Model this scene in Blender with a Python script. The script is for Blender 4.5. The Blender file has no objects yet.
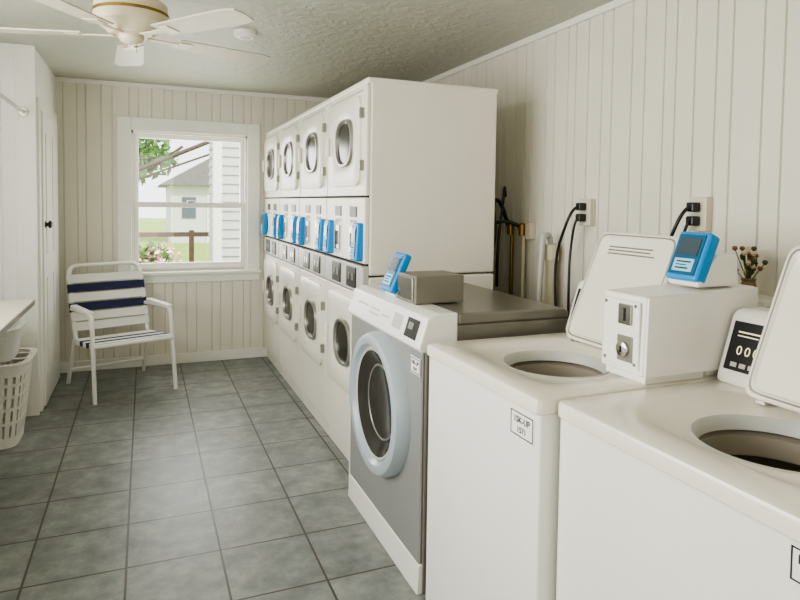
import bpy, bmesh, math, random
from mathutils import Vector, Matrix
random.seed(7)
D=bpy.data
# ---------------------------------------------------------------- helpers
def lin(c):
    c=c/255.0
    return c/12.92 if c<=0.04045 else ((c+0.055)/1.055)**2.4
def rgb(r,g,b): return (lin(r),lin(g),lin(b),1)
MATS={}
def mat(name,col,rough=.5,metal=0,noise=0.0,nscale=8,bump=0.0,bscale=60,emit=0,coat=0,spec=.5):
    if name in MATS: return MATS[name]
    m=D.materials.new(name); m.use_nodes=True; nt=m.node_tree; N=nt.nodes; L=nt.links
    b=N['Principled BSDF']
    b.inputs['Base Color'].default_value=col
    b.inputs['Roughness'].default_value=rough; b.inputs['Metallic'].default_value=metal
    b.inputs['Specular IOR Level'].default_value=spec
    if coat: b.inputs['Coat Weight'].default_value=coat; b.inputs['Coat Roughness'].default_value=.15
    if emit:
        b.inputs['Emission Color'].default_value=col; b.inputs['Emission Strength'].default_value=emit
    g=N.new('ShaderNodeNewGeometry')
    n=N.new('ShaderNodeTexNoise'); n.inputs['Scale'].default_value=nscale; n.inputs['Detail'].default_value=4
    L.new(g.outputs['Position'],n.inputs['Vector'])
    if noise:
        r=N.new('ShaderNodeMapRange'); r.inputs['From Min'].default_value=.3; r.inputs['From Max'].default_value=.7
        r.inputs['To Min'].default_value=1-noise; r.inputs['To Max'].default_value=1+noise
        L.new(n.outputs['Fac'],r.inputs['Value'])
        mx=N.new('ShaderNodeVectorMath'); mx.operation='SCALE'; mx.inputs[0].default_value=col[:3]
        L.new(r.outputs['Result'],mx.inputs['Scale']); L.new(mx.outputs['Vector'],b.inputs['Base Color'])
    if bump:
        n2=N.new('ShaderNodeTexNoise'); n2.inputs['Scale'].default_value=bscale; n2.inputs['Detail'].default_value=3
        L.new(g.outputs['Position'],n2.inputs['Vector'])
        bp=N.new('ShaderNodeBump'); bp.inputs['Strength'].default_value=bump; bp.inputs['Distance'].default_value=.01
        L.new(n2.outputs['Fac'],bp.inputs['Height']); L.new(bp.outputs['Normal'],b.inputs['Normal'])
    MATS[name]=m; return m
def root(name,loc=(0,0,0)):
    e=D.objects.new(name,None); e.location=loc; e.empty_display_size=.1
    bpy.context.collection.objects.link(e); return e
def fin(o,m,parent=None,smooth=False,bevel=0,seg=2):
    bpy.context.collection.objects.link(o)
    if m: o.data.materials.append(m)
    if parent:
        o.parent=parent; o.matrix_parent_inverse=Matrix.Translation(parent.location).inverted()
    if smooth and o.type=='MESH':
        for p in o.data.polygons: p.use_smooth=True
    if bevel:
        b=o.modifiers.new('bevel','BEVEL'); b.width=bevel; b.segments=seg; b.limit_method='ANGLE'; b.harden_normals=False
    return o
def meshobj(name,vs,fs,m,parent=None,**k):
    me=D.meshes.new(name); me.from_pydata([tuple(v) for v in vs],[],fs); me.update()
    bm=bmesh.new(); bm.from_mesh(me); bmesh.ops.recalc_face_normals(bm,faces=bm.faces); bm.to_mesh(me); bm.free()
    return fin(D.objects.new(name,me),m,parent,**k)
BF=[(0,1,2,3),(7,6,5,4),(0,4,5,1),(1,5,6,2),(2,6,7,3),(3,7,4,0)]
def bv(x0,x1,y0,y1,z0,z1):
    return [(x0,y0,z0),(x1,y0,z0),(x1,y1,z0),(x0,y1,z0),(x0,y0,z1),(x1,y0,z1),(x1,y1,z1),(x0,y1,z1)]
def box(name,x0,x1,y0,y1,z0,z1,m,parent=None,bevel=0,seg=2,M=None):
    v=bv(x0,x1,y0,y1,z0,z1)
    if M: v=[M@Vector(p) for p in v]
    return meshobj(name,v,BF,m,parent,bevel=bevel,seg=seg)
def boxes(name,lst,m,parent=None,bevel=0,M=None):
    vs=[];fs=[]
    for b in lst:
        n=len(vs); vs+=bv(*b); fs+=[tuple(i+n for i in f) for f in BF]
    if M: vs=[M@Vector(p) for p in vs]
    return meshobj(name,vs,fs,m,parent,bevel=bevel)
def loft(name,axis,rings,m,parent=None,N=64,cap0=False,cap1=True,smooth=True,M=None,bevel=0):
    # rings: (h, c1, c2, a, b, n)
    vs=[];fs=[]
    for (h,c1,c2,a,b,n) in rings:
        for i in range(N):
            t=2*math.pi*(i+.5)/N
            r=1/((abs(math.cos(t)/a)**n+abs(math.sin(t)/b)**n)**(1/n))
            p,q=c1+r*math.cos(t),c2+r*math.sin(t)
            vs.append({'x':(h,p,q),'y':(p,h,q),'z':(p,q,h)}[axis])
    for k in range(len(rings)-1):
        for i in range(N):
            j=(i+1)%N; fs.append((k*N+i,k*N+j,(k+1)*N+j,(k+1)*N+i))
    if cap0: fs.append(tuple(range(N-1,-1,-1)))
    if cap1: fs.append(tuple((len(rings)-1)*N+i for i in range(N)))
    if M: vs=[M@Vector(p) for p in vs]
    o=meshobj(name,vs,fs,m,parent,smooth=smooth)
    if smooth:
        es=o.modifiers.new('es','EDGE_SPLIT'); es.split_angle=math.radians(35)
    return o
def prism(name,pts,axis,a0,a1,m,parent=None,bevel=0):
    n=len(pts);vs=[]
    for a in (a0,a1):
        for p,q in pts: vs.append({'y':(p,a,q),'x':(a,p,q),'z':(p,q,a)}[axis])
    fs=[tuple(range(n)),tuple(range(2*n-1,n-1,-1))]+[(i,(i+1)%n,n+(i+1)%n,n+i) for i in range(n)]
    return meshobj(name,vs,fs,m,parent,bevel=bevel)
def tube(name,pts,r,m,parent=None,cyclic=False,smoothc=False,M=None):
    c=D.curves.new(name,'CURVE'); c.dimensions='3D'; c.bevel_depth=r; c.bevel_resolution=4; c.use_fill_caps=True
    if M: pts=[M@Vector(p) for p in pts]
    if smoothc:
        s=c.splines.new('NURBS'); s.points.add(len(pts)-1); s.order_u=4; s.use_endpoint_u=True; s.resolution_u=8
        for i,p in enumerate(pts): s.points[i].co=(*p,1)
        s.use_cyclic_u=cyclic
    else:
        s=c.splines.new('POLY'); s.points.add(len(pts)-1)
        for i,p in enumerate(pts): s.points[i].co=(*p,1)
        s.use_cyclic_u=cyclic
    tmp=D.objects.new(name,c); bpy.context.collection.objects.link(tmp)
    dg=bpy.context.evaluated_depsgraph_get(); me=D.meshes.new_from_object(tmp.evaluated_get(dg))
    D.objects.remove(tmp); 
    for p in me.polygons: p.use_smooth=True
    me.materials.clear()
    return fin(D.objects.new(name,me),m,parent)
def rounded(pts,r=.04,n=5):
    pts=[Vector(p) for p in pts]; out=[pts[0]]
    for i in range(1,len(pts)-1):
        p=pts[i];a=(pts[i-1]-p);b=(pts[i+1]-p)
        ra=min(r,a.length*.49);rb=min(r,b.length*.49)
        A=p+a.normalized()*ra;B=p+b.normalized()*rb
        for k in range(n+1):
            t=k/n; out.append(A*(1-t)**2+p*2*t*(1-t)+B*t*t)
    out.append(pts[-1]); return out
def text(name,s,size,M,m,parent=None,ext=.0004,off=0):
    c=D.curves.new(name,'FONT'); c.body=s; c.size=size; c.extrude=ext; c.align_x='CENTER'; c.align_y='CENTER'; c.offset=off
    tmp=D.objects.new(name,c); bpy.context.collection.objects.link(tmp)
    dg=bpy.context.evaluated_depsgraph_get(); me=D.meshes.new_from_object(tmp.evaluated_get(dg)); D.objects.remove(tmp)
    me.transform(M); me.materials.clear()
    return fin(D.objects.new(name,me),m,parent)
def frame(o,ex,ey):
    ex=Vector(ex).normalized();ey=Vector(ey).normalized();ez=ex.cross(ey)
    M=Matrix.Identity(4)
    for i in range(3): M[i][0]=ex[i];M[i][1]=ey[i];M[i][2]=ez[i];M[i][3]=o[i]
    return M
def faceM(x,y,z): # text on a surface facing -X (reader looks +X): right = -Y
    return frame((x,y,z),(0,-1,0),(0,0,1))

# ---------------------------------------------------------------- materials
wallm=mat('wall_paint',rgb(225,221,206),.5,noise=.03,nscale=3,bump=.05,bscale=40)
trimm=mat('trim_paint',rgb(238,236,227),.38,noise=.02)
whitew=mat('white_wall',rgb(240,239,234),.5,noise=.02)
enamel=mat('white_enamel',rgb(239,237,229),.28,noise=.015,nscale=5,coat=.2)
enamelt=mat('top_enamel',rgb(234,228,213),.24,noise=.015,nscale=5,coat=.3)
enameld=mat('dryer_enamel',rgb(233,229,215),.34,noise=.02,nscale=3)
silver=mat('silver_panel',rgb(160,161,158),.4,metal=.35,noise=.02)
dgrey=mat('dark_grey_top',rgb(124,120,110),.3,metal=.25,noise=.05)
lgrey=mat('light_grey_plastic',rgb(186,186,178),.4)
frm=mat('window_frame_metal',rgb(150,148,138),.3,metal=.5)
ringm=mat('door_ring_plastic',rgb(168,180,184),.3,coat=.3)
chrome=mat('chrome',rgb(190,188,182),.22,metal=1)
steel=mat('drum_steel',rgb(170,160,142),.3,metal=.9,noise=.08,nscale=30)
glassd=mat('dark_door_glass',rgb(44,42,38),.2,spec=.35)
glassdd=mat('smoked_glass',rgb(58,57,53),.14,spec=.5)
black=mat('black_plastic',rgb(26,26,28),.35)
darkm=mat('dark_gap',rgb(20,18,15),.8)
blue=mat('reader_blue',rgb(10,140,210),.35)
screen=mat('reader_screen',rgb(70,84,92),.15)
label=mat('label_white',rgb(238,236,228),.5)
lblblue=mat('label_pale_blue',rgb(150,210,240),.5)
ink=mat('ink',rgb(44,44,46),.6)
digit=mat('digit_cream',rgb(225,220,180),.5,emit=.6)
navy=mat('navy_webbing',rgb(30,36,74),.75,bump=.3,bscale=400)
webw=mat('white_webbing',rgb(228,228,220),.7,bump=.3,bscale=400)
tubew=mat('white_tube_paint',rgb(234,232,224),.3)
plast=mat('basket_plastic',rgb(228,225,215),.45)
pvc=mat('pvc',rgb(220,211,184),.35)
brass=mat('brass_valve',rgb(150,125,70),.35,metal=.9)
fanb=mat('fan_blade',rgb(200,194,176),.42,noise=.04)
fanm=mat('fan_motor',rgb(212,202,176),.35)
platem=mat('outlet_plate',rgb(214,208,190),.35)

def ceiling_mat():
    m=D.materials.new('plaster_ceiling');m.use_nodes=True;nt=m.node_tree;N=nt.nodes;L=nt.links;b=N['Principled BSDF']
    g=N.new('ShaderNodeNewGeometry');n=N.new('ShaderNodeTexNoise');n.inputs['Scale'].default_value=16;n.inputs['Detail'].default_value=7;n.inputs['Distortion'].default_value=.8
    L.new(g.outputs['Position'],n.inputs['Vector'])
    r=N.new('ShaderNodeMapRange');r.inputs['From Min'].default_value=.42;r.inputs['From Max'].default_value=.6;L.new(n.outputs['Fac'],r.inputs['Value'])
    bp=N.new('ShaderNodeBump');bp.inputs['Strength'].default_value=.4;bp.inputs['Distance'].default_value=.006
    L.new(r.outputs['Result'],bp.inputs['Height']);L.new(bp.outputs['Normal'],b.inputs['Normal'])
    b.inputs['Base Color'].default_value=rgb(192,192,179);b.inputs['Roughness'].default_value=.5
    return m
TS=.339
def tile_mat(ox,oy):
    m=D.materials.new('slate_grey_tile');m.use_nodes=True;nt=m.node_tree;N=nt.nodes;L=nt.links;b=N['Principled BSDF']
    g=N.new('ShaderNodeNewGeometry');mp=N.new('ShaderNodeMapping');mp.inputs['Location'].default_value=(-ox,-oy,0)
    L.new(g.outputs['Position'],mp.inputs['Vector'])
    br=N.new('ShaderNodeTexBrick');br.offset=0;br.squash=1
    br.inputs['Scale'].default_value=1;br.inputs['Brick Width'].default_value=TS;br.inputs['Row Height'].default_value=TS
    br.inputs['Mortar Size'].default_value=.0045;br.inputs['Mortar Smooth'].default_value=.1;br.inputs['Bias'].default_value=0
    br.inputs['Color1'].default_value=(.38,.38,.38,1);br.inputs['Color2'].default_value=(.62,.62,.62,1)
    L.new(mp.outputs[0],br.inputs['Vector'])
    n=N.new('ShaderNodeTexNoise');n.inputs['Scale'].default_value=9;n.inputs['Detail'].default_value=10;n.inputs['Roughness'].default_value=.7
    L.new(g.outputs['Position'],n.inputs['Vector'])
    cr=N.new('ShaderNodeValToRGB');cr.color_ramp.elements[0].position=.32;cr.color_ramp.elements[0].color=rgb(103,107,103)
    cr.color_ramp.elements[1].position=.7;cr.color_ramp.elements[1].color=rgb(154,156,150)
    e=cr.color_ramp.elements.new(.5);e.color=rgb(126,130,125)
    L.new(n.outputs['Fac'],cr.inputs['Fac'])
    sc=N.new('ShaderNodeMix');sc.data_type='RGBA';sc.blend_type='OVERLAY';sc.inputs['Factor'].default_value=.3
    L.new(cr.outputs['Color'],sc.inputs['A']);L.new(br.outputs['Color'],sc.inputs['B'])
    mx=N.new('ShaderNodeMix');mx.data_type='RGBA';L.new(br.outputs['Fac'],mx.inputs['Factor'])
    L.new(sc.outputs['Result'],mx.inputs['A']);mx.inputs['B'].default_value=rgb(72,65,57)
    L.new(mx.outputs['Result'],b.inputs['Base Color'])
    b.inputs['Roughness'].default_value=.38
    iv=N.new('ShaderNodeMath');iv.operation='SUBTRACT';iv.inputs[0].default_value=1;L.new(br.outputs['Fac'],iv.inputs[1])
    ad=N.new('ShaderNodeMath');ad.operation='MULTIPLY_ADD';L.new(n.outputs['Fac'],ad.inputs[0]);ad.inputs[1].default_value=.5;L.new(iv.outputs[0],ad.inputs[2])
    bp=N.new('ShaderNodeBump');bp.inputs['Strength'].default_value=.5;bp.inputs['Distance'].default_value=.004
    L.new(ad.outputs[0],bp.inputs['Height']);L.new(bp.outputs['Normal'],b.inputs['Normal'])
    return m
def glass_mat():
    m=D.materials.new('window_glass');m.use_nodes=True;nt=m.node_tree;N=nt.nodes;L=nt.links
    for x in list(N):
        if x.type=='BSDF_PRINCIPLED':N.remove(x)
    t=N.new('ShaderNodeBsdfTransparent');gl=N.new('ShaderNodeBsdfGlossy');gl.inputs['Roughness'].default_value=.02
    mx=N.new('ShaderNodeMixShader');mx.inputs[0].default_value=.04
    L.new(t.outputs[0],mx.inputs[1]);L.new(gl.outputs[0],mx.inputs[2]);L.new(mx.outputs[0],N['Material Output'].inputs[0])
    return m

# ---------------------------------------------------------------- room
XL,XL2,XR,YB,YR,YF,ZC=-.635,-1.35,2.0,5.5,4.46,-1.4,2.31
T=.1
box('floor',XL2-T,XR+T,YF-T,YB+T,-.1,0,tile_mat(-.07,2.13))
box('ceiling',XL2-T,XR+T,YF-T,YB+T,ZC,ZC+.1,ceiling_mat())
PAT=[.095,.062,.11,.078,.125,.07,.1]
def groove_positions(a,b):
    out=[];x=a+.05;i=0
    while x<b: out.append(x);x+=PAT[i%len(PAT)];i+=1
    return out
def grooved(rects,gp,place):
    vs=[];fs=[]
    for (u0,u1,z0,z1) in rects:
        prof=[(u0,T),(u0,0)]
        for g in gp:
            if u0+.01<g<u1-.01: prof+=[(g-.0045,0),(g-.002,.008),(g+.002,.008),(g+.0045,0)]
        prof+=[(u1,0),(u1,T)]
        n=len(vs);k=len(prof)
        for z in (z0,z1):
            for u,d in prof: vs.append(place(u,d,z))
        for i in range(k): fs.append((n+i,n+(i+1)%k,n+k+(i+1)%k,n+k+i))
        fs.append(tuple(n+i for i in range(k)));fs.append(tuple(n+k+i for i in range(k-1,-1,-1)))
    return vs,fs
# window opening (back wall)
WX0,WX1,WZ0,WZ1=-.10,.82,.78,1.93
gp=groove_positions(XL,XR)
v,f=grooved([(XL,WX0,0,ZC),(WX1,XR,0,ZC),(WX0,WX1,0,WZ0),(WX0,WX1,WZ1,ZC)],gp,lambda u,d,z:(u,YB+d,z))
meshobj('wall_back',v,f,wallm)
v,f=grooved([(YF,YB,0,ZC)],groove_positions(YF,YB),lambda u,d,z:(XR+d,u,z))
meshobj('wall_right',v,f,wallm)
box('wall_left_far',XL-T,XL,YR+T,YB,0,ZC,whitew)
v,f=grooved([(XL2,XL,0,ZC)],[-1.25,-1.14,-1.03,-.92,-.81],lambda u,d,z:(u,YR+d,z))
meshobj('wall_left_return',v,f,whitew)
# near left wall with window opening
LY0,LY1,LZ0,LZ1=.6,3.1,.95,2.1
boxes('wall_left',[(XL2-T,XL2,YF,LY0,0,ZC),(XL2-T,XL2,LY1,YR+T,0,ZC),(XL2-T,XL2,LY0,LY1,0,LZ0),(XL2-T,XL2,LY0,LY1,LZ1,ZC)],whitew)
boxes('trim_left_window',[(XL2,XL2+.02,LY0-.08,LY0,LZ0-.08,LZ1+.08),(XL2,XL2+.02,LY1,LY1+.08,LZ0-.08,LZ1+.08),(XL2,XL2+.02,LY0,LY1,LZ1,LZ1+.08),(XL2,XL2+.05,LY0-.1,LY1+.1,LZ0-.08,LZ0)],trimm)
box('wall_front',XL2-T,XR+T,YF-T,YF,0,ZC,wallm)
# trims
box('trim_ceiling_back',XL,XR,YB-.015,YB,ZC-.035,ZC,trimm,bevel=.004)
box('trim_ceiling_right',XR-.018,XR,YF,YB-.018,ZC-.035,ZC,trimm,bevel=.004)
box('baseboard_back',XL+.015,XR,YB-.016,YB,0,.085,trimm,bevel=.004)
box('baseboard_left',XL,XL+.014,5.42,YB-.001,0,.09,trimm)
box('trim_corner_left',XL-.10,XL+.012,YR-.014,YR+.012,0,ZC,trimm,bevel=.003)
box('trim_closet_header',XL2,XL-.10,YR-.012,YR,2.18,ZC,trimm,bevel=.003)
# door on left wall
dr=root('door_1',(XL,4.95,0))
box('slab',XL+.001,XL+.03,4.60,5.34,.01,1.93,trimm,dr,bevel=.003)
boxes('raised_panels',[(XL+.03,XL+.036,4.70,4.93,.2,.85),(XL+.03,XL+.036,5.01,5.24,.2,.85),(XL+.03,XL+.036,4.70,4.93,1.0,1.8),(XL+.03,XL+.036,5.01,5.24,1.0,1.8)],trimm,dr,bevel=.004)
boxes('casing',[(XL+.001,XL+.02,4.52,4.595,0,2.01),(XL+.001,XL+.02,5.345,5.415,0,2.01),(XL+.001,XL+.02,4.595,5.345,1.935,2.01)],trimm,dr,bevel=.004)
loft('knob','x',[(XL+.03,4.67,1.2,.025,.025,2),(XL+.036,4.67,1.2,.012,.012,2),(XL+.045,4.67,1.2,.013,.013,2),(XL+.05,4.67,1.2,.026,.026,2),(XL+.066,4.67,1.2,.022,.022,2),(XL+.07,4.67,1.2,.01,.01,2)],black,dr,N=20)

# window 1
w=root('window_1',((WX0+WX1)/2,YB,1.35))
cw=.105
boxes('casing',[(WX0-cw,WX0,YB-.022,YB,WZ0-.03,WZ1+cw),(WX1,WX1+cw,YB-.022,YB,WZ0-.03,WZ1+cw),(WX0,WX1,YB-.022,YB,WZ1,WZ1+cw)],trimm,w,bevel=.004)
box('stool',WX0-cw-.02,WX1+cw+.02,YB-.05,YB+.05,WZ0-.03,WZ0-.002,trimm,w,bevel=.006)
box('apron',WX0-cw,WX1+cw,YB-.018,YB,WZ0-.095,WZ0-.03,trimm,w,bevel=.004)
boxes('jambs',[(WX0,WX0+.018,YB,YB+T,WZ0,WZ1),(WX1-.018,WX1,YB,YB+T,WZ0,WZ1),(WX0,WX1,YB,YB+T,WZ1-.018,WZ1),(WX0,WX1,YB+.05,YB+T+.02,WZ0,WZ0+.018)],trimm,w)
mz=1.33
def sash(nm,y,z0,z1,bt,tp):
    a,b=WX0+.018,WX1-.018;s=.035
    boxes(nm,[(a,a+s,y,y+.03,z0,z1),(b-s,b,y,y+.03,z0,z1),(a+s,b-s,y,y+.03,z0,z0+bt),(a+s,b-s,y,y+.03,z1-tp,z1)],trimm,w,bevel=.003)
gm=glass_mat()
sash('lower_sash',YB+.025,WZ0+.018,mz+.025,.05,.045); sash('upper_sash',YB+.058,mz-.02,WZ1-.018,.042,.035)
box('lower_glass',WX0+.05,WX1-.05,YB+.038,YB+.042,WZ0+.06,mz-.01,gm,w)
box('upper_glass',WX0+.05,WX1-.05,YB+.071,YB+.075,mz+.015,WZ1-.05,gm,w)
box('sash_lock',.33,.39,YB+.012,YB+.04,mz+.025,mz+.04,chrome,w,bevel=.003)

# ---------------------------------------------------------------- card reader
def card_reader(par,o,w_,h_,t_,tilt,foot=True):
    # o: bottom centre of front face; faces -X, leaning back
    M=frame(o,(0,-1,0),(math.sin(tilt),0,math.cos(tilt)))  # local x right, y up, z toward viewer
    box('reader_body',-w_/2,w_/2,0,h_,-t_,0,blue,par,bevel=min(.01,t_*.3),seg=3,M=M)
    box('reader_bezel',-w_*.40,w_*.40,h_*.10,h_*.92,0,.003,mat('reader_face',rgb(36,92,124),.3),par,bevel=.001,M=M)
    box('reader_display',-w_*.32,w_*.32,h_*.50,h_*.84,.003,.005,screen,par,M=M)
    box('reader_label',-w_*.30,w_*.30,h_*.16,h_*.42,.003,.0045,lblblue,par,M=M)
    boxes('reader_label_print',[(-w_*.22,w_*.22,h_*.34,h_*.37,.0045,.005),(-w_*.22,w_*.1,h_*.28,h_*.30,.0045,.005),(-w_*.22,w_*.18,h_*.21,h_*.24,.0045,.005)],ink,par,M=M)
    return M

# ---------------------------------------------------------------- stacked dryers
DX=.97; DB=1.68
def dryer(k):
    y0=2.80+.675*k; y1=y0+.671; yc=(y0+y1)/2
    r=root('stacked_dryer',((DX+DB)/2,yc,0))
    box('lower_cabinet',DX+.02,DB,y0,y1,.0,1.012,enameld,r,bevel=.008)
    box('upper_cabinet',DX+.02,DB,y0,y1,1.02,1.96,enameld,r,bevel=.01)
    box('top_cap',DX+.004,DB+.004,y0-.002,y1-.002,1.935,1.965,enameld,r,bevel=.008)
    box('upper_front_panel',DX,DX+.022,y0+.003,y1-.004,1.405,1.932,enameld,r,bevel=.006)
    box('lower_front_panel',DX,DX+.022,y0+.003,y1-.004,.10,.922,enameld,r,bevel=.006)
    box('front_backing',DX+.012,DX+.021,y0+.008,y1-.003,.09,1.93,darkm,r)
    box('kick_panel',DX+.03,DX+.034,y0+.004,y1-.004,.0,.09,dgrey,r)
    box('control_fascia',DX-.004,DX+.022,y0+.003,y1-.004,1.077,1.396,enameld,r,bevel=.006)
    box('meter_fascia',DX-.012,DX+.022,y0+.003,y1-.004,.932,1.066,lgrey,r,bevel=.005)
    wy=yc-.03
    for (nm,zc,hh) in (('upper',1.675,.22),('lower',.64,.245)):
        loft(nm+'_door','x',[(DX,yc,zc,.275,hh,9),(DX-.014,yc,zc,.275,hh,9),(DX-.018,yc,zc,.268,hh-.007,9),(DX-.018,wy,zc,.155,.135,3.2),(DX-.010,wy,zc,.14,.12,3.2)],enameld,r,N=96,cap1=False)
        loft(nm+'_window_ring','x',[(DX-.012,wy,zc,.145,.125,2.5),(DX-.026,wy,zc,.139,.119,2.5),(DX-.026,wy,zc,.127,.108,2.5),(DX-.012,wy,zc,.121,.103,2.5)],frm,r,cap1=False)
        loft(nm+'_window_glass','x',[(DX-.013,wy,zc,.124,.106,2.5),(DX-.016,wy,zc,.085,.07,2.4),(DX-.017,wy,zc,.03,.02,2)],glassd,r)
        box(nm+'_handle',DX-.036,DX-.018,y1-.105,y1-.082,zc-.05,zc+.05,enameld,r,bevel=.006)
        boxes(nm+'_hinges',[(DX-.022,DX,y0+.03,y0+.05,zc+.10,zc+.15),(DX-.022,DX,y0+.03,y0+.05,zc-.15,zc-.10)],frm,r,bevel=.002)
    for i,yy in enumerate((y0+.17,y0+.43)):
        box('coin_slide_plate_%d'%(i+1),DX-.014,DX-.002,yy-.035,yy+.045,1.12,1.25,chrome,r,bevel=.003)
        boxes('coin_slots_%d'%(i+1),[(DX-.016,DX-.013,yy-.02+j*.02,yy-.010+j*.02,1.145,1.22) for j in range(3)],black,r)
        box('display_%d'%(i+1),DX-.008,DX-.002,yy-.05,yy+.06,1.30,1.352,black,r,bevel=.002)
        boxes('button_row_%d'%(i+1),[(DX-.009,DX-.003,yy-.045+j*.035,yy-.025+j*.035,1.27,1.285) for j in range(3)],lgrey,r)
        box('lock_%d'%(i+1),DX-.018,DX-.010,yy-.075,yy+.075,.948,1.052,black,r,bevel=.003)
        boxes('lock_marks_%d'%(i+1),[(DX-.020,DX-.0175,yy-.045,yy-.02,.985,1.02),(DX-.020,DX-.0175,yy+.015,yy+.04,.985,1.02)],chrome,r)
    for i,yy in enumerate((y0+.06,y0+.56)):
        card_reader(r,(DX-.045,yy,1.09),.085,.185,.04,.06)
    box('vent_strip',DX-.003,DX+.001,y0+.06,y1-.06,1.905,1.915,lgrey,r)
    return r
for k in range(4): dryer(k)

# ---------------------------------------------------------------- stickers
def sticker(par,x,y,z,w_,h_,s1,s2):
    box('label_plate',x-.002,x,y-w_/2,y+w_/2,z-h_/2,z+h_/2,label,par)
    t=.0028
    boxes('label_border',[(x-.0028,x-.002,y-w_/2+.004,y+w_/2-.004,z+h_/2-.004-t,z+h_/2-.004),(x-.0028,x-.002,y-w_/2+.004,y+w_/2-.004,z-h_/2+.004,z-h_/2+.004+t),
      (x-.0028,x-.002,y-w_/2+.004,y-w_/2+.004+t,z-h_/2+.004,z+h_/2-.004),(x-.0028,x-.002,y+w_/2-.004-t,y+w_/2-.004,z-h_/2+.004,z+h_/2-.004)],ink,par)
    text('label_text_1',s1,h_*.33,faceM(x-.0025,y,z+h_*.16),ink,par,off=h_*.004); text('label_text_2',s2,h_*.30,faceM(x-.0025,y,z-h_*.2),ink,par,off=h_*.004)

# ---------------------------------------------------------------- front loader
fl=root('front_load_washer',(1.2,2.33,0))
FX,FB,F0,F1=.885,1.49,1.93,2.73
box('cabinet',FX+.01,FB,F0,F1,.0,.945,dgrey,fl,bevel=.006)
box('front_panel',FX-.003,FX+.012,F0+.01,F1,.10,.862,silver,fl,bevel=.008)
box('side_strip_white',FX-.006,FX+.01,F1-.004,F1+.006,.0,.965,enamel,fl)
prism('kick_plate',[(FX-.012,0),(FX-.006,.105),(FX+.012,.105),(FX+.012,0)],'y',F0+.002,F1,enamel,fl,bevel=.004)
prism('control_console',[(FX-.005,.855),(FX-.022,.870),(FX+.012,.977),(FX+.055,.99),(FX+.13,.99),(FX+.13,.855)],'y',F0-.004,F1+.004,enamel,fl,bevel=.007)
prism('top_lid',[(FX+.131,.945),(FX+.131,.988),(FB-.02,.982),(FB,.97),(FB,.945)],'y',F0-.002,F1+.002,dgrey,fl,bevel=.008)
sl=Vector((.034,0,.107)).normalized()
M=frame((FX-.0215,0,.873),(0,-1,0),sl)
box('console_display',-(2.07),-(1.97),.02,.09,-.002,.003,black,fl,bevel=.001,M=M)
box('console_digits',-(2.05),-(2.01),.05,.075,.003,.004,frm,fl,M=M)
box('console_knob_plate',-(2.20),-(2.12),.03,.085,-.002,.003,lgrey,fl,bevel=.001,M=M)
boxes('console_print',[(-2.62+.0,-2.50,.06,.068,0,.002),(-2.46,-2.36,.04,.046,0,.002),(-2.46,-2.36,.06,.066,0,.002),(-2.32,-2.25,.05,.056,0,.002)],lgrey,fl,M=M)
dc=(2.31,.572)
def R_(x,r,n=2.0): return (x,dc[0],dc[1],r*1.0,r,n)
loft('door_ring','x',[R_(FX,.283),R_(FX-.03,.283),R_(FX-.055,.272),R_(FX-.062,.256),R_(FX-.058,.236),R_(FX-.035,.220)],ringm,fl,N=96,cap1=False)
loft('door_inner_ring','x',[R_(FX-.036,.222),R_(FX-.044,.216),R_(FX-.04,.208)],lgrey,fl,N=96,cap1=False)
loft('door_glass','x',[R_(FX-.040,.209),R_(FX-.03,.19),R_(FX-.008,.155),R_(FX-.006,.02)],glassdd,fl,N=96)
loft('drum_rim','x',[R_(FX-.0105,.152),R_(FX-.014,.147),R_(FX-.0105,.142)],frm,fl,N=64,cap1=False)
sticker(fl,FX-.005,1.985,.80,.085,.06,'1SK-UP','1547')
# coin meter and reader on front loader
cm=root('coin_meter_box',(1.03,2.22,1.0))
box('meter_case',.935,1.14,2.12,2.295,.992,1.098,mat('meter_grey',rgb(126,121,109),.45,metal=.3),cm,bevel=.005)
box('meter_faceplate',.927,.935,2.135,2.28,1.0,1.09,chrome,cm,bevel=.003)
cr=root('card_reader',(.95,2.37,.99))
prism('reader_cradle',[(.925,.992),(.925,1.025),(.985,1.085),(1.02,1.085),(1.02,.992)],'y',2.315,2.415,enamel,cr,bevel=.006)
card_reader(cr,(.902,2.365,1.015),.12,.17,.035,.42)

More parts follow.
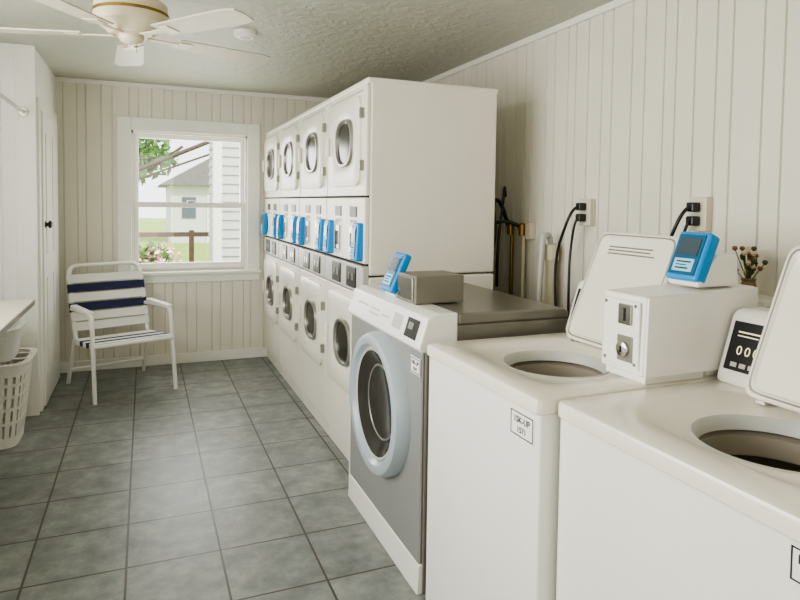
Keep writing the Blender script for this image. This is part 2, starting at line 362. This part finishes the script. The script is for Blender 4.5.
# ---------------------------------------------------------------- top load washers
WXB=1.59
def washer(y0,y1,xf,lab,tx,ty,lo,li,zt=0):
    yc=(y0+y1)/2; xb=WXB; xc=(xf+xb)/2
    r=root('top_load_washer',(xc,yc,0))
    b=bv(xf+.010,xb,y0+.005,y1-.005,0,.868)
    meshobj('cabinet',b,[BF[0]]+BF[2:],enamel,r,bevel=.006)
    a=(xb-xf)/2; bb=(y1-y0)/2-.001
    loft('top_deck','z',[(.862,xc,yc,a-.004,bb-.003,60),(.866,xc,yc,a,bb,60),(.893,xc,yc,a,bb,60),(.900,xc,yc,a-.003,bb-.003,50),(.904,xc,yc,a-.012,bb-.012,40),
        (.904,tx,ty,.205,.235,5),(.898,tx,ty,.192,.222,5),(.893,tx,ty,.176,.19,2.6),(.888,tx,ty,.160,.163,2),(.868,tx,ty,.152,.155,2)],enamelt,r,N=256,cap1=False)
    loft('tub_collar','z',[(.888,tx,ty,.163,.166,2),(.891,tx,ty,.158,.161,2),(.882,tx,ty,.150,.153,2),(.86,tx,ty,.145,.148,2)],lgrey,r,N=96,cap1=False)
    loft('balance_ring','z',[(.845,tx,ty,.19,.19,2),(.853,tx,ty,.165,.167,2),(.845,tx,ty,.150,.152,2),(.80,tx,ty,.148,.150,2),(.79,tx,ty,.165,.167,2)],mat('balance_ring_plastic',rgb(158,150,134),.4),r,N=96,cap1=False)
    loft('wash_basket','z',[(.855,tx,ty,.195,.195,2),(.50,tx,ty,.195,.195,2),(.46,tx,ty,.16,.16,2)],steel,r,N=96)
    loft('agitator','z',[(.47,tx,ty,.12,.12,2),(.50,tx,ty,.06,.06,2),(.76,tx,ty,.04,.04,2),(.79,tx,ty,.02,.02,2)],lgrey,r,N=32)
    cx=1.425
    prism('console',[(cx,.903),(cx+.003,.925),(cx+.055,1.085),(cx+.075,1.098),(xb,1.098),(xb,.903)],'y',y0+.012,y1-.012,enamel,r,bevel=.012)
    s=Vector((.052,0,.160)).normalized()
    M=frame((cx+.003,0,.925),(0,-1,0),s)
    yA=-(y1-.03)
    box('console_panel',yA,yA+.15,.018,.150,-.003,.003,black,r,bevel=.002,M=M)
    for j in range(3): 
        text('digit_%d'%j,'0',.034,M@Matrix.Translation((yA+.035+j*.024,.072,.0035)),digit,r)
    boxes('console_buttons',[(yA+.02+j*.026,yA+.038+j*.026,.028,.040,.003,.005) for j in range(4)],lgrey,r,M=M)
    boxes('console_marks',[(yA+.02,yA+.10,.12,.124,.003,.004),(yA+.02,yA+.08,.110,.113,.003,.004)],digit,r,M=M)
    ly0,ly1=y0+lo,y1-li
    o=Vector((1.360,(ly0+ly1)/2,.912)); dirv=Vector((.155,0,.372)).normalized()
    ML=frame(o,(0,-1,0),dirv)
    hb=(ly1-ly0)/2; hl=.199; nn=14
    loft('lid','z',[(-.016,0,hl,hb-.008,hl-.008,nn),(-.010,0,hl,hb,hl,nn),(.004,0,hl,hb,hl,nn),(.008,0,hl,hb-.005,hl-.005,nn),(.008,0,hl,hb-.016,hl-.016,nn),(.003,0,hl,hb-.022,hl-.022,nn)],enamelt,r,N=128,cap0=True,M=ML)
    loft('lid_gasket','z',[(.0082,0,hl,hb-.009,hl-.009,nn),(.0090,0,hl,hb-.011,hl-.011,nn),(.0082,0,hl,hb-.014,hl-.014,nn)],frm,r,N=128,cap1=False,M=ML)
    boxes('lid_instructions',[(-hb*.65,hb*.5+random.uniform(-.02,.02),2*hl-.055-j*.012,2*hl-.05-j*.012,.003,.0036) for j in range(3)],frm,r,M=ML)
    boxes('lid_hinges',[(1.36,1.40,ly0+.03,ly0+.06,.90,.925),(1.36,1.40,ly1-.06,ly1-.03,.90,.925)],chrome,r,bevel=.003)
    if lab: sticker(r,xf+.010,y0+lab[0],lab[1],lab[4],lab[5],lab[2],lab[3])
    return r
washer(1.235,1.885,.872,(.082,.812,'1SK-UP','1571',.108,.07),1.16,1.56,.185,.105)
washer(.545,1.228,.915,(.052,.825,'1SK-UP','1572',.09,.062),1.205,.875,.205,.150)

cb=root('coin_meter_box',(1.4,1.32,.9))
Y0c,Y1c=1.240,1.40
box('meter_base',1.21,1.415,Y0c+.005,Y1c-.005,.905,.93,enamel,cb)
prism('meter_case',[(1.195,.925),(1.20,1.135),(1.60,1.15),(1.60,1.101),(1.42,1.101),(1.42,.925)],'y',Y0c,Y1c,enamel,cb,bevel=.005)
prism('meter_side_panel',[(1.197,.925),(1.202,1.133),(1.598,1.148),(1.598,.925)],'y',Y0c-.009,Y0c,enamel,cb,bevel=.002)
box('meter_faceplate',1.190,1.197,Y0c+.012,Y1c-.012,.94,1.12,enamel,cb,bevel=.003)
box('coin_entry_plate',1.184,1.191,1.275,1.325,1.055,1.11,chrome,cb,bevel=.003)
box('coin_slot',1.182,1.1845,1.297,1.302,1.065,1.10,black,cb)
loft('coin_return_lock','x',[(1.190,1.30,.99,.020,.020,2),(1.176,1.30,.99,.020,.020,2),(1.174,1.30,.99,.016,.016,2)],chrome,cb,N=32)
box('lock_plate',1.186,1.191,1.272,1.328,.955,1.025,frm,cb,bevel=.003)
box('lock_keyway',1.172,1.1745,1.298,1.302,.982,.998,black,cb)
boxes('screws',[(1.187,1.191,a,a+.008,z,z+.008) for a in (Y0c+.02,Y1c-.028) for z in (.95,1.105)],chrome,cb)
cr2=root('card_reader',(1.45,1.31,1.14))
prism('reader_cradle',[(1.392,1.1505),(1.389,1.175),(1.415,1.19),(1.465,1.242),(1.54,1.242),(1.55,1.1505)],'y',1.252,1.362,enamel,cr2,bevel=.01)
card_reader(cr2,(1.380,1.307,1.170),.112,.145,.042,.40)

# ---------------------------------------------------------------- wall services
for (nm,y,z) in (('a',2.45,1.34),('b',1.785,1.345)):
    o=root('wall_outlet',(XR,y,z))
    box('cover_plate',XR-.035,XR,y-.042,y+.042,z-.065,z+.065,platem,o,bevel=.004)
    boxes('plugs',[(XR-.075,XR-.035,y-.018,y+.018,z+.008,z+.045),(XR-.075,XR-.035,y-.018,y+.018,z-.045,z-.008)],black,o,bevel=.006)
    tube('cord_1',[(XR-.07,y,z+.025),(XR-.11,y,z+.02),(XR-.13,y+.03,z-.1),(XR-.10,y+.14,z-.22),(XR-.12,y+.10,z-.5),(XR-.12,y+.02,z-.8)],.007,black,o,smoothc=True)
    tube('cord_2',[(XR-.07,y,z-.026),(XR-.09,y,z-.04),(XR-.06,y+.06,z-.15),(XR-.10,y+.03,z-.32),(XR-.1,y,z-.8)],.006,black,o,smoothc=True)
sp=root('drain_standpipe',(XR-.06,2.68,0))
tube('pipe',[(XR-.06,2.68,0),(XR-.06,2.68,1.12)],.034,pvc,sp)
loft('coupling','z',[(1.09,XR-.06,2.68,.044,.044,2),(1.17,XR-.06,2.68,.044,.044,2),(1.17,XR-.06,2.68,.030,.030,2),(1.12,XR-.06,2.68,.024,.024,2)],pvc,sp,N=32,cap1=True)
tube('drain_hook',rounded([(XR-.06,2.68,1.13),(XR-.06,2.68,1.22),(XR-.12,2.66,1.22),(XR-.15,2.65,.7)],.05,8),.015,lgrey,sp)
hs=root('water_supply_hoses',(XR-.05,3.1,1.2))
for i,y in enumerate((2.98,3.1)):
    tube('supply_pipe_%d'%i,[(XR-.025,y,.3),(XR-.025,y,1.22)],.011,brass if i else pvc,hs)
    loft('valve_%d'%i,'z',[(1.2,XR-.035,y,.02,.02,2),(1.26,XR-.035,y,.022,.022,2),(1.27,XR-.035,y,.01,.01,2)],brass,hs,N=20)
tube('hose_1',[(XR-.04,3.0,1.25),(XR-.12,3.04,1.30),(XR-.2,3.1,1.25),(XR-.17,3.13,1.1),(XR-.24,3.06,.95),(XR-.2,3.1,.5)],.011,black,hs,smoothc=True)
tube('hose_2',[(XR-.04,3.12,1.25),(XR-.10,3.12,1.44),(XR-.16,3.14,1.38),(XR-.13,3.06,1.18),(XR-.2,3.12,1.0),(XR-.2,3.2,.5)],.012,black,hs,smoothc=True)
tube('hose_loop',[(XR-.05,3.14,1.42),(XR-.08,3.10,1.50),(XR-.12,3.04,1.44),(XR-.10,3.10,1.3),(XR-.16,3.04,1.12),(XR-.12,3.10,.9)],.008,black,hs,smoothc=True)
box('valve_box',XR-.035,XR-.001,2.90,2.955,1.18,1.27,pvc,hs,bevel=.004)
sh=box('wall_shelf',1.84,XR-.001,1.40,1.62,1.05,1.07,trimm,bevel=.003)
fv=root('flower_vase',(1.91,1.51,1.07))
loft('vase','z',[(1.07,1.91,1.51,.022,.022,2),(1.09,1.91,1.51,.032,.032,2),(1.12,1.91,1.51,.02,.02,2),(1.13,1.91,1.51,.025,.025,2)],mat('vase_glaze',rgb(120,100,76),.3),fv,N=24,cap0=True)
fc=[mat('petal_rust',rgb(132,92,72),.8),mat('petal_cream',rgb(196,178,150),.8),mat('leaf_olive',rgb(84,86,56),.8)]
for i in range(34):
    a=random.uniform(0,6.28);q=random.uniform(.005,.05);z=1.145+random.uniform(0,.09)
    x,y=1.91+q*math.cos(a),1.51+q*math.sin(a)
    tube('stem_%d'%i,[(1.91,1.51,1.11),(x,y,z)],.0015,fc[2],fv)
    s=.013
    loft('bloom_%d'%i,'z',[(z-.008,x,y,.003,.003,2),(z,x,y,s,s*.8,1.4),(z+.008,x,y,s*.6,s*.6,1.2)],fc[i%3],fv,N=10,cap0=True)

# ---------------------------------------------------------------- lawn chair
ch=root('lawn_chair',(-.16,4.98,0))
MC=frame((-.275,5.255,0),(.94,.342,0),(.342,-.94,0))
MC[0][2]=0;MC[1][2]=0;MC[2][2]=1
R1=.0145
for s in (-1,1):
    t_='l' if s<0 else 'r'
    tube('front_leg_arm_'+t_,rounded([(s*.275,.64,0),(s*.27,.585,.40),(s*.27,.56,.585),(s*.27,.16,.575),(s*.262,.06,.56)],.06),R1,tubew,ch,M=MC)
    box('arm_pad_'+t_,s*.27-.024,s*.27+.024,.14,.54,.582,.606,tubew,ch,bevel=.006,M=MC)
    tube('rear_leg_'+t_,[(s*.275,.0,0),(s*.262,.13,.35)],R1,tubew,ch,M=MC)
    tube('seat_rail_'+t_,[(s*.255,.13,.335),(s*.258,.60,.375)],R1,tubew,ch,M=MC)
tube('back_frame',rounded([(-.258,.15,.32),(-.255,-.05,.87),(.255,-.05,.87),(.258,.15,.32)],.07),R1,tubew,ch,M=MC)
tube('seat_front_bar',[(-.27,.60,.375),(.27,.60,.375)],R1,tubew,ch,M=MC)
tube('seat_rear_bar',[(-.26,.14,.34),(.26,.14,.34)],R1,tubew,ch,M=MC)
tube('lower_stretcher',[(-.272,.04,.11),(.272,.04,.11)],R1*.8,tubew,ch,M=MC)
for i in range(6):
    v0=.155+i*.073; z=.3375+(v0-.13)*.085
    m=navy if i in (4,2) else webw
    a=math.atan(.085)
    ms=MC@Matrix.Translation((0,v0,z+.013))@Matrix.Rotation(a,4,'X')
    box('seat_strap_%d'%i,-.27,.27,0,.064,0,.004,m,ch,bevel=.001,M=ms)
    boxes('seat_strap_wrap_%d'%i,[(-.275,-.27,0,.064,-.03,.004),(.27,.275,0,.064,-.03,.004)],m,ch,M=ms)
bd=Vector((0,-.20,.55)).normalized(); ang=math.atan2(.55,-.20)
for i in range(6):
    s0=.09+i*.072
    ms=MC@Matrix.Translation(Vector((0,.15,.32))+bd*s0)@Matrix.Rotation(ang,4,'X')
    m=navy if i in (2,4) else webw
    box('back_strap_%d'%i,-.27,.27,0,.062,-.018,-.014,m,ch,bevel=.001,M=ms)
    boxes('back_strap_wrap_%d'%i,[(-.275,-.27,0,.062,-.018,.014),(.27,.275,0,.062,-.018,.014)],m,ch,M=ms)

# ---------------------------------------------------------------- ceiling fan
fx,fy,fz=-.05,2.93,2.055
fn=root('ceiling_fan',(fx,fy,ZC))
def lz(nm,prof,m,N=48): loft(nm,'z',[(z,fx,fy,r,r,2) for z,r in prof],m,fn,N=N,cap0=True)
lz('canopy',[(ZC,.075),(ZC-.03,.07),(ZC-.05,.03)],fanm)
tube('downrod',[(fx,fy,ZC-.04),(fx,fy,2.2)],.012,fanm,fn)
lz('motor_housing',[(2.235,.05),(2.225,.11),(2.20,.145),(2.15,.15),(2.115,.14),(2.085,.10),(2.07,.085)],fanm)
lz('switch_housing',[(2.072,.05),(2.06,.052),(2.045,.045),(2.035,.03),(2.03,.01)],fanm)
lz('motor_band',[(2.165,.148),(2.163,.1525),(2.152,.1525),(2.15,.148)],brass)
tube('pull_chain',[(fx+.02,fy,2.04),(fx+.02,fy,2.0)],.0015,brass,fn)
for k in range(5):
    a=math.radians(20+72*k)
    M=Matrix.Translation((fx,fy,fz+.012))@Matrix.Rotation(a,4,'Z')@Matrix.Rotation(math.radians(-7),4,'X')
    out=[]
    L0,L1=.19,.645
    for t in [i/12 for i in range(13)]:
        x=L0+(L1-L0)*t; w_=.055+.016*t
        if t>.9: w_*=.93
        if t==1: w_*=.8
        out.append((x,w_))
    top=[(x,w_) for x,w_ in out]+[(L1+.01,0)]+[(x,-w_) for x,w_ in reversed(out)]
    n=len(top); vs=[M@Vector((x,y,z)) for z in (0,.006) for x,y in top]
    fs=[tuple(range(n)),tuple(range(2*n-1,n-1,-1))]+[(i,(i+1)%n,n+(i+1)%n,n+i) for i in range(n)]
    meshobj('blade_%d'%(k+1),vs,fs,fanb,fn)
    boxes('blade_bracket_%d'%(k+1),[(.07,.21,-.014,.014,-.004,.002),(.20,.26,-.035,.035,-.004,.0)],fanm,fn,bevel=.002,M=M)
sd=root('smoke_detector',(.52,3.57,ZC))
loft('detector_body','z',[(ZC,.52,3.57,.065,.065,2),(ZC-.02,.52,3.57,.065,.065,2),(ZC-.035,.52,3.57,.045,.045,2)],trimm,sd,N=32)
loft('detector_vent','z',[(ZC-.034,.52,3.57,.03,.03,2),(ZC-.038,.52,3.57,.026,.026,2)],lgrey,sd,N=32)

# ---------------------------------------------------------------- left side
tb=root('folding_table',(-.9,2.6,0))
box('table_top',XL2+.01,-.53,1.75,3.66,.822,.852,mat('laminate',rgb(222,215,196),.35,noise=.02),tb,bevel=.004)
box('table_edge_band',-.532,-.526,1.75,3.66,.825,.849,frm,tb)
boxes('table_rails',[(XL2+.03,-.60,3.58,3.60,.75,.822),(XL2+.03,-.60,1.80,1.82,.75,.822),(-.62,-.60,1.82,3.58,.75,.822)],trimm,tb)
for i,(x,y) in enumerate(((-.70,1.85),(XL2+.06,1.85),(XL2+.06,3.56))):
    tube('table_leg_%d'%(i+1),[(x,y,0),(x,y,.79)],.016,tubew,tb)
tube('table_brace',[(-.62,3.57,.79),(XL2+.06,3.57,.35)],.012,tubew,tb)
bk=root('laundry_basket',(-.82,4.08,0))
bx,by=-.845,4.06
HB=.47
def bring(z,a,b,w_,h_,nm):
    loft(nm,'z',[(z,bx,by,a,b,5),(z+h_,bx,by,a+.004,b+.004,5),(z+h_,bx,by,a-w_,b-w_,5),(z,bx,by,a-w_,b-w_,5)],plast,bk,N=64,cap1=False)
def ba(z): return .185+.05*z/HB
for i,(z,h_) in enumerate(((0,.06),(.13,.018),(.21,.018),(.28,.018),(.345,.018),(.40,.055))): bring(z,ba(z)+.0,ba(z)-.02,.008,h_,'band_%d'%i)
bring(.455,ba(HB)+.015,ba(HB)-.005,.028,.018,'rim')
vs=[];fs=[]
NS=44
for i in range(NS):
    t=2*math.pi*i/NS
    def P(z,dt,ins):
        a,b=ba(z)-ins,ba(z)-.02-ins; tt=t+dt
        r=1/((abs(math.cos(tt)/a)**5+abs(math.sin(tt)/b)**5)**.2)
        return (bx+r*math.cos(tt),by+r*math.sin(tt),z)
    n=len(vs)
    vs+=[P(.05,-.045,0),P(.05,.045,0),P(.05,.045,.006),P(.05,-.045,.006),P(.42,-.045,0),P(.42,.045,0),P(.42,.045,.006),P(.42,-.045,.006)]
    fs+=[tuple(q+n for q in f) for f in BF]
meshobj('slats',vs,fs,plast,bk)
loft('base','z',[(.004,bx,by,.18,.16,5),(.01,bx,by,.18,.16,5)],plast,bk,N=48,cap0=True)
tbk=root('plastic_tub',(bx,by,HB))
loft('tub_shell','z',[(.477,bx-.01,by,.175,.16,5),(.58,bx-.01,by,.19,.17,5),(.58,bx-.01,by,.20,.18,5),(.592,bx-.01,by,.20,.18,5),(.64,bx-.01,by,.205,.185,5),(.64,bx-.01,by,.215,.195,5),(.655,bx-.01,by,.215,.195,5),(.655,bx-.01,by,.19,.17,5),(.49,bx-.01,by,.15,.13,5)],mat('tub_plastic',rgb(206,206,198),.4),tbk,N=64,cap0=True)
boxes('tub_runners',[(bx-.235,bx+.235,by-.08,by-.06,.4735,.477),(bx-.235,bx+.235,by+.06,by+.08,.4735,.477)],plast,tbk)
rd=root('closet_rod',(-.69,3.6,1.9))
tube('rod',[(-.69,1.9,1.90),(-.69,YR-.014,1.90)],.011,chrome,rd)
loft('rod_flange','y',[(YR-.015,-.69,1.90,.03,.03,2),(YR-.022,-.69,1.90,.026,.026,2)],chrome,rd,N=24)
tube('rod_hanger',[(-.69,2.1,1.90),(-.69,2.1,ZC)],.008,chrome,rd)

# ---------------------------------------------------------------- outside
grass=mat('grass',rgb(138,162,72),.9,noise=.3,nscale=5,bump=.4,bscale=40)
siding=mat('vinyl_siding',rgb(190,191,188),.6)
leaf=mat('leaves',rgb(84,120,58),.8,noise=.4,nscale=9)
bark=mat('bark',rgb(90,72,56),.9,noise=.2)
box('lawn_ground',-30,40,YB+.3,60,-.35,-.25,grass)
box('patio_path',-8,9,15.0,17.0,-.25,-.235,mat('concrete',rgb(190,186,174),.9,noise=.1))
nh=root('neighbour_house',(2.3,9,0))
hx0=.84; hy1=9.3
box('house_core',hx0+.03,5,8.53,hy1,-.25,4.2,siding,nh)
vs=[];fs=[]
for i in range(36):
    z=-.2+i*.12;n=len(vs)
    vs+=[(hx0+.09,8.53,z),(5,8.53,z),(5,8.50,z),(hx0+.09,8.50,z),(hx0+.09,8.53,z+.12),(5,8.53,z+.12),(5,8.522,z+.12),(hx0+.09,8.522,z+.12)]
    fs+=[tuple(q+n for q in f) for f in BF]
    n=len(vs)
    vs+=[(hx0,8.6,z),(hx0+.03,8.6,z),(hx0+.03,hy1,z),(hx0,hy1,z),(hx0+.022,8.6,z+.12),(hx0+.03,8.6,z+.12),(hx0+.03,hy1,z+.12),(hx0+.022,hy1,z+.12)]
    fs+=[tuple(q+n for q in f) for f in BF]
meshobj('lap_siding',vs,fs,siding,nh)
box('corner_post',hx0-.01,hx0+.10,8.49,8.6,-.25,4.2,trimm,nh)
fh=root('far_house',(2.6,27,0))
box('far_house_walls',.9,5.5,25,31,-.25,2.0,mat('far_siding',rgb(205,207,204),.7),fh)
prism('far_house_roof',[(.5,1.95),(2.3,3.0),(5.8,1.95)],'y',24.7,31.3,mat('shingle',rgb(120,118,118),.9,noise=.1),fh)
boxes('far_house_windows',[(1.3,1.8,24.96,25,.7,1.5),(3.0,3.8,24.96,25,.7,1.5)],mat('far_window',rgb(90,100,110),.3),fh)
box('far_house_door',2.2,2.75,24.95,25,-.25,1.6,trimm,fh)
fe=root('rail_fence',(0,10,0))
fw=mat('fence_wood',rgb(110,88,74),.8,noise=.2,nscale=12)
boxes('rails',[(-3,1.0,9.95,10,.82,.89)],fw,fe)
boxes('posts',[(x,x+.07,9.93,10.02,-.25,.92) for x in (-3,-1.6,-.45,.62)],fw,fe)
def foliage(name,c,rad,n,s,m,par=None):
    vs=[];fs=[]
    for i in range(n):
        d=Vector((random.gauss(0,1),random.gauss(0,1),random.gauss(0,1))).normalized()*random.uniform(.3,1)
        p=Vector((c[0]+d.x*rad[0],c[1]+d.y*rad[1],c[2]+d.z*rad[2]))
        u=Vector((random.gauss(0,1),random.gauss(0,1),random.gauss(0,1))).normalized()
        w_=u.orthogonal().normalized()
        k=len(vs); q=s*random.uniform(.6,1.3)
        vs+=[p-u*q,p-w_*q*.5,p+u*q,p+w_*q*.5];fs.append((k,k+1,k+2,k+3))
    return meshobj(name,vs,fs,m,par)
tr=root('shade_tree',(-.3,19,0))
tube('trunk',[(-.9,19,-.25),(-.85,19,1.2),(-.7,19,2.4)],.12,bark,tr,smoothc=True)
tube('branch_1',[(-.8,19,1.5),(.2,19,2.3),(1.0,18.8,2.9)],.04,bark,tr,smoothc=True)
foliage('crown',(-.4,19,2.6),(1.3,1.2,.75),800,.16,leaf,tr)
bs=root('flower_bush',(.1,7.9,0))
tube('stem_main',[(.06,7.9,-.25),(.06,7.9,.3)],.03,bark,bs)
foliage('bush_leaves',(.08,7.9,.48),(.30,.3,.40),900,.045,leaf,bs)
foliage('bush_flowers',(.14,7.85,.58),(.26,.3,.34),240,.035,mat('pink_petals',rgb(225,140,150),.7),bs)
foliage('bush_flowers_white',(.20,7.85,.56),(.24,.3,.34),120,.035,mat('white_petals',rgb(240,235,235),.7),bs)
cl=root('clothesline',(.2,12.5,0))
dm=mat('dark_metal',rgb(84,70,62),.6)
tube('pole',[(-.35,12.5,-.25),(-.35,12.5,2.3)],.04,bark,cl)
tube('arm_1',[(-.5,12.5,1.75),(1.25,12.5,2.55)],.04,dm,cl)
tube('arm_2',[(-.5,12.5,1.6),(1.25,12.5,2.3)],.02,dm,cl)

# ---------------------------------------------------------------- lights
def area(name,loc,rot,sx,sy,pw,col=(1,1,1)):
    l=D.lights.new(name,'AREA');l.shape='RECTANGLE';l.size=sx;l.size_y=sy;l.energy=pw;l.color=col
    o=D.objects.new(name,l);o.location=loc;o.rotation_euler=rot;bpy.context.collection.objects.link(o);return o
area('left_window_daylight',(XL2-.05,(LY0+LY1)/2,(LZ0+LZ1)/2),(0,math.radians(-90),0),LZ1-LZ0,LY1-LY0,60,(1,.98,.94))
area('back_window_daylight',((WX0+WX1)/2,YB+.16,(WZ0+WZ1)/2),(math.radians(-90),0,0),.85,1.1,17,(1,.99,.97))
area('rear_fill',(-.3,YF+.06,1.35),(math.radians(90),0,0),1.6,1.7,18,(1,.965,.9))  # added fill lamp behind the camera; the front wall has no opening
sun=D.lights.new('sun','SUN');sun.energy=5;sun.angle=.02;sun.color=(1,.96,.88)
so=D.objects.new('sun',sun);so.rotation_euler=(math.radians(35),math.radians(18),0);bpy.context.collection.objects.link(so)
w_=D.worlds.new('world');bpy.context.scene.world=w_;w_.use_nodes=True;nt=w_.node_tree
bg=nt.nodes['Background'];bg.inputs['Color'].default_value=(.95,.97,1,1);bg.inputs['Strength'].default_value=2.6

# ---------------------------------------------------------------- camera
f,th,p,ro,cy=622.6,math.radians(22.291),math.radians(2.579),math.radians(.796),231.5
F=Vector((math.sin(th)*math.cos(p),math.cos(th)*math.cos(p),-math.sin(p)))
R=Vector((math.cos(th),-math.sin(th),0));U=R.cross(F)
R2=R*math.cos(ro)+U*math.sin(ro);U2=-R*math.sin(ro)+U*math.cos(ro)
c=D.cameras.new('camera');c.sensor_width=36;c.lens=f/800*36;c.shift_y=-(300-cy)/800;c.clip_start=.05;c.clip_end=200
co=D.objects.new('camera',c)
M=Matrix.Identity(4)
for i in range(3): M[i][0]=R2[i];M[i][1]=U2[i];M[i][2]=-F[i];M[i][3]=(0,0,1.37)[i]
co.matrix_world=M; bpy.context.collection.objects.link(co); bpy.context.scene.camera=co
bpy.context.scene.view_settings.view_transform='AgX'
try: bpy.context.scene.view_settings.look='AgX - Medium High Contrast'
except Exception: pass
bpy.context.scene.view_settings.exposure=0.08
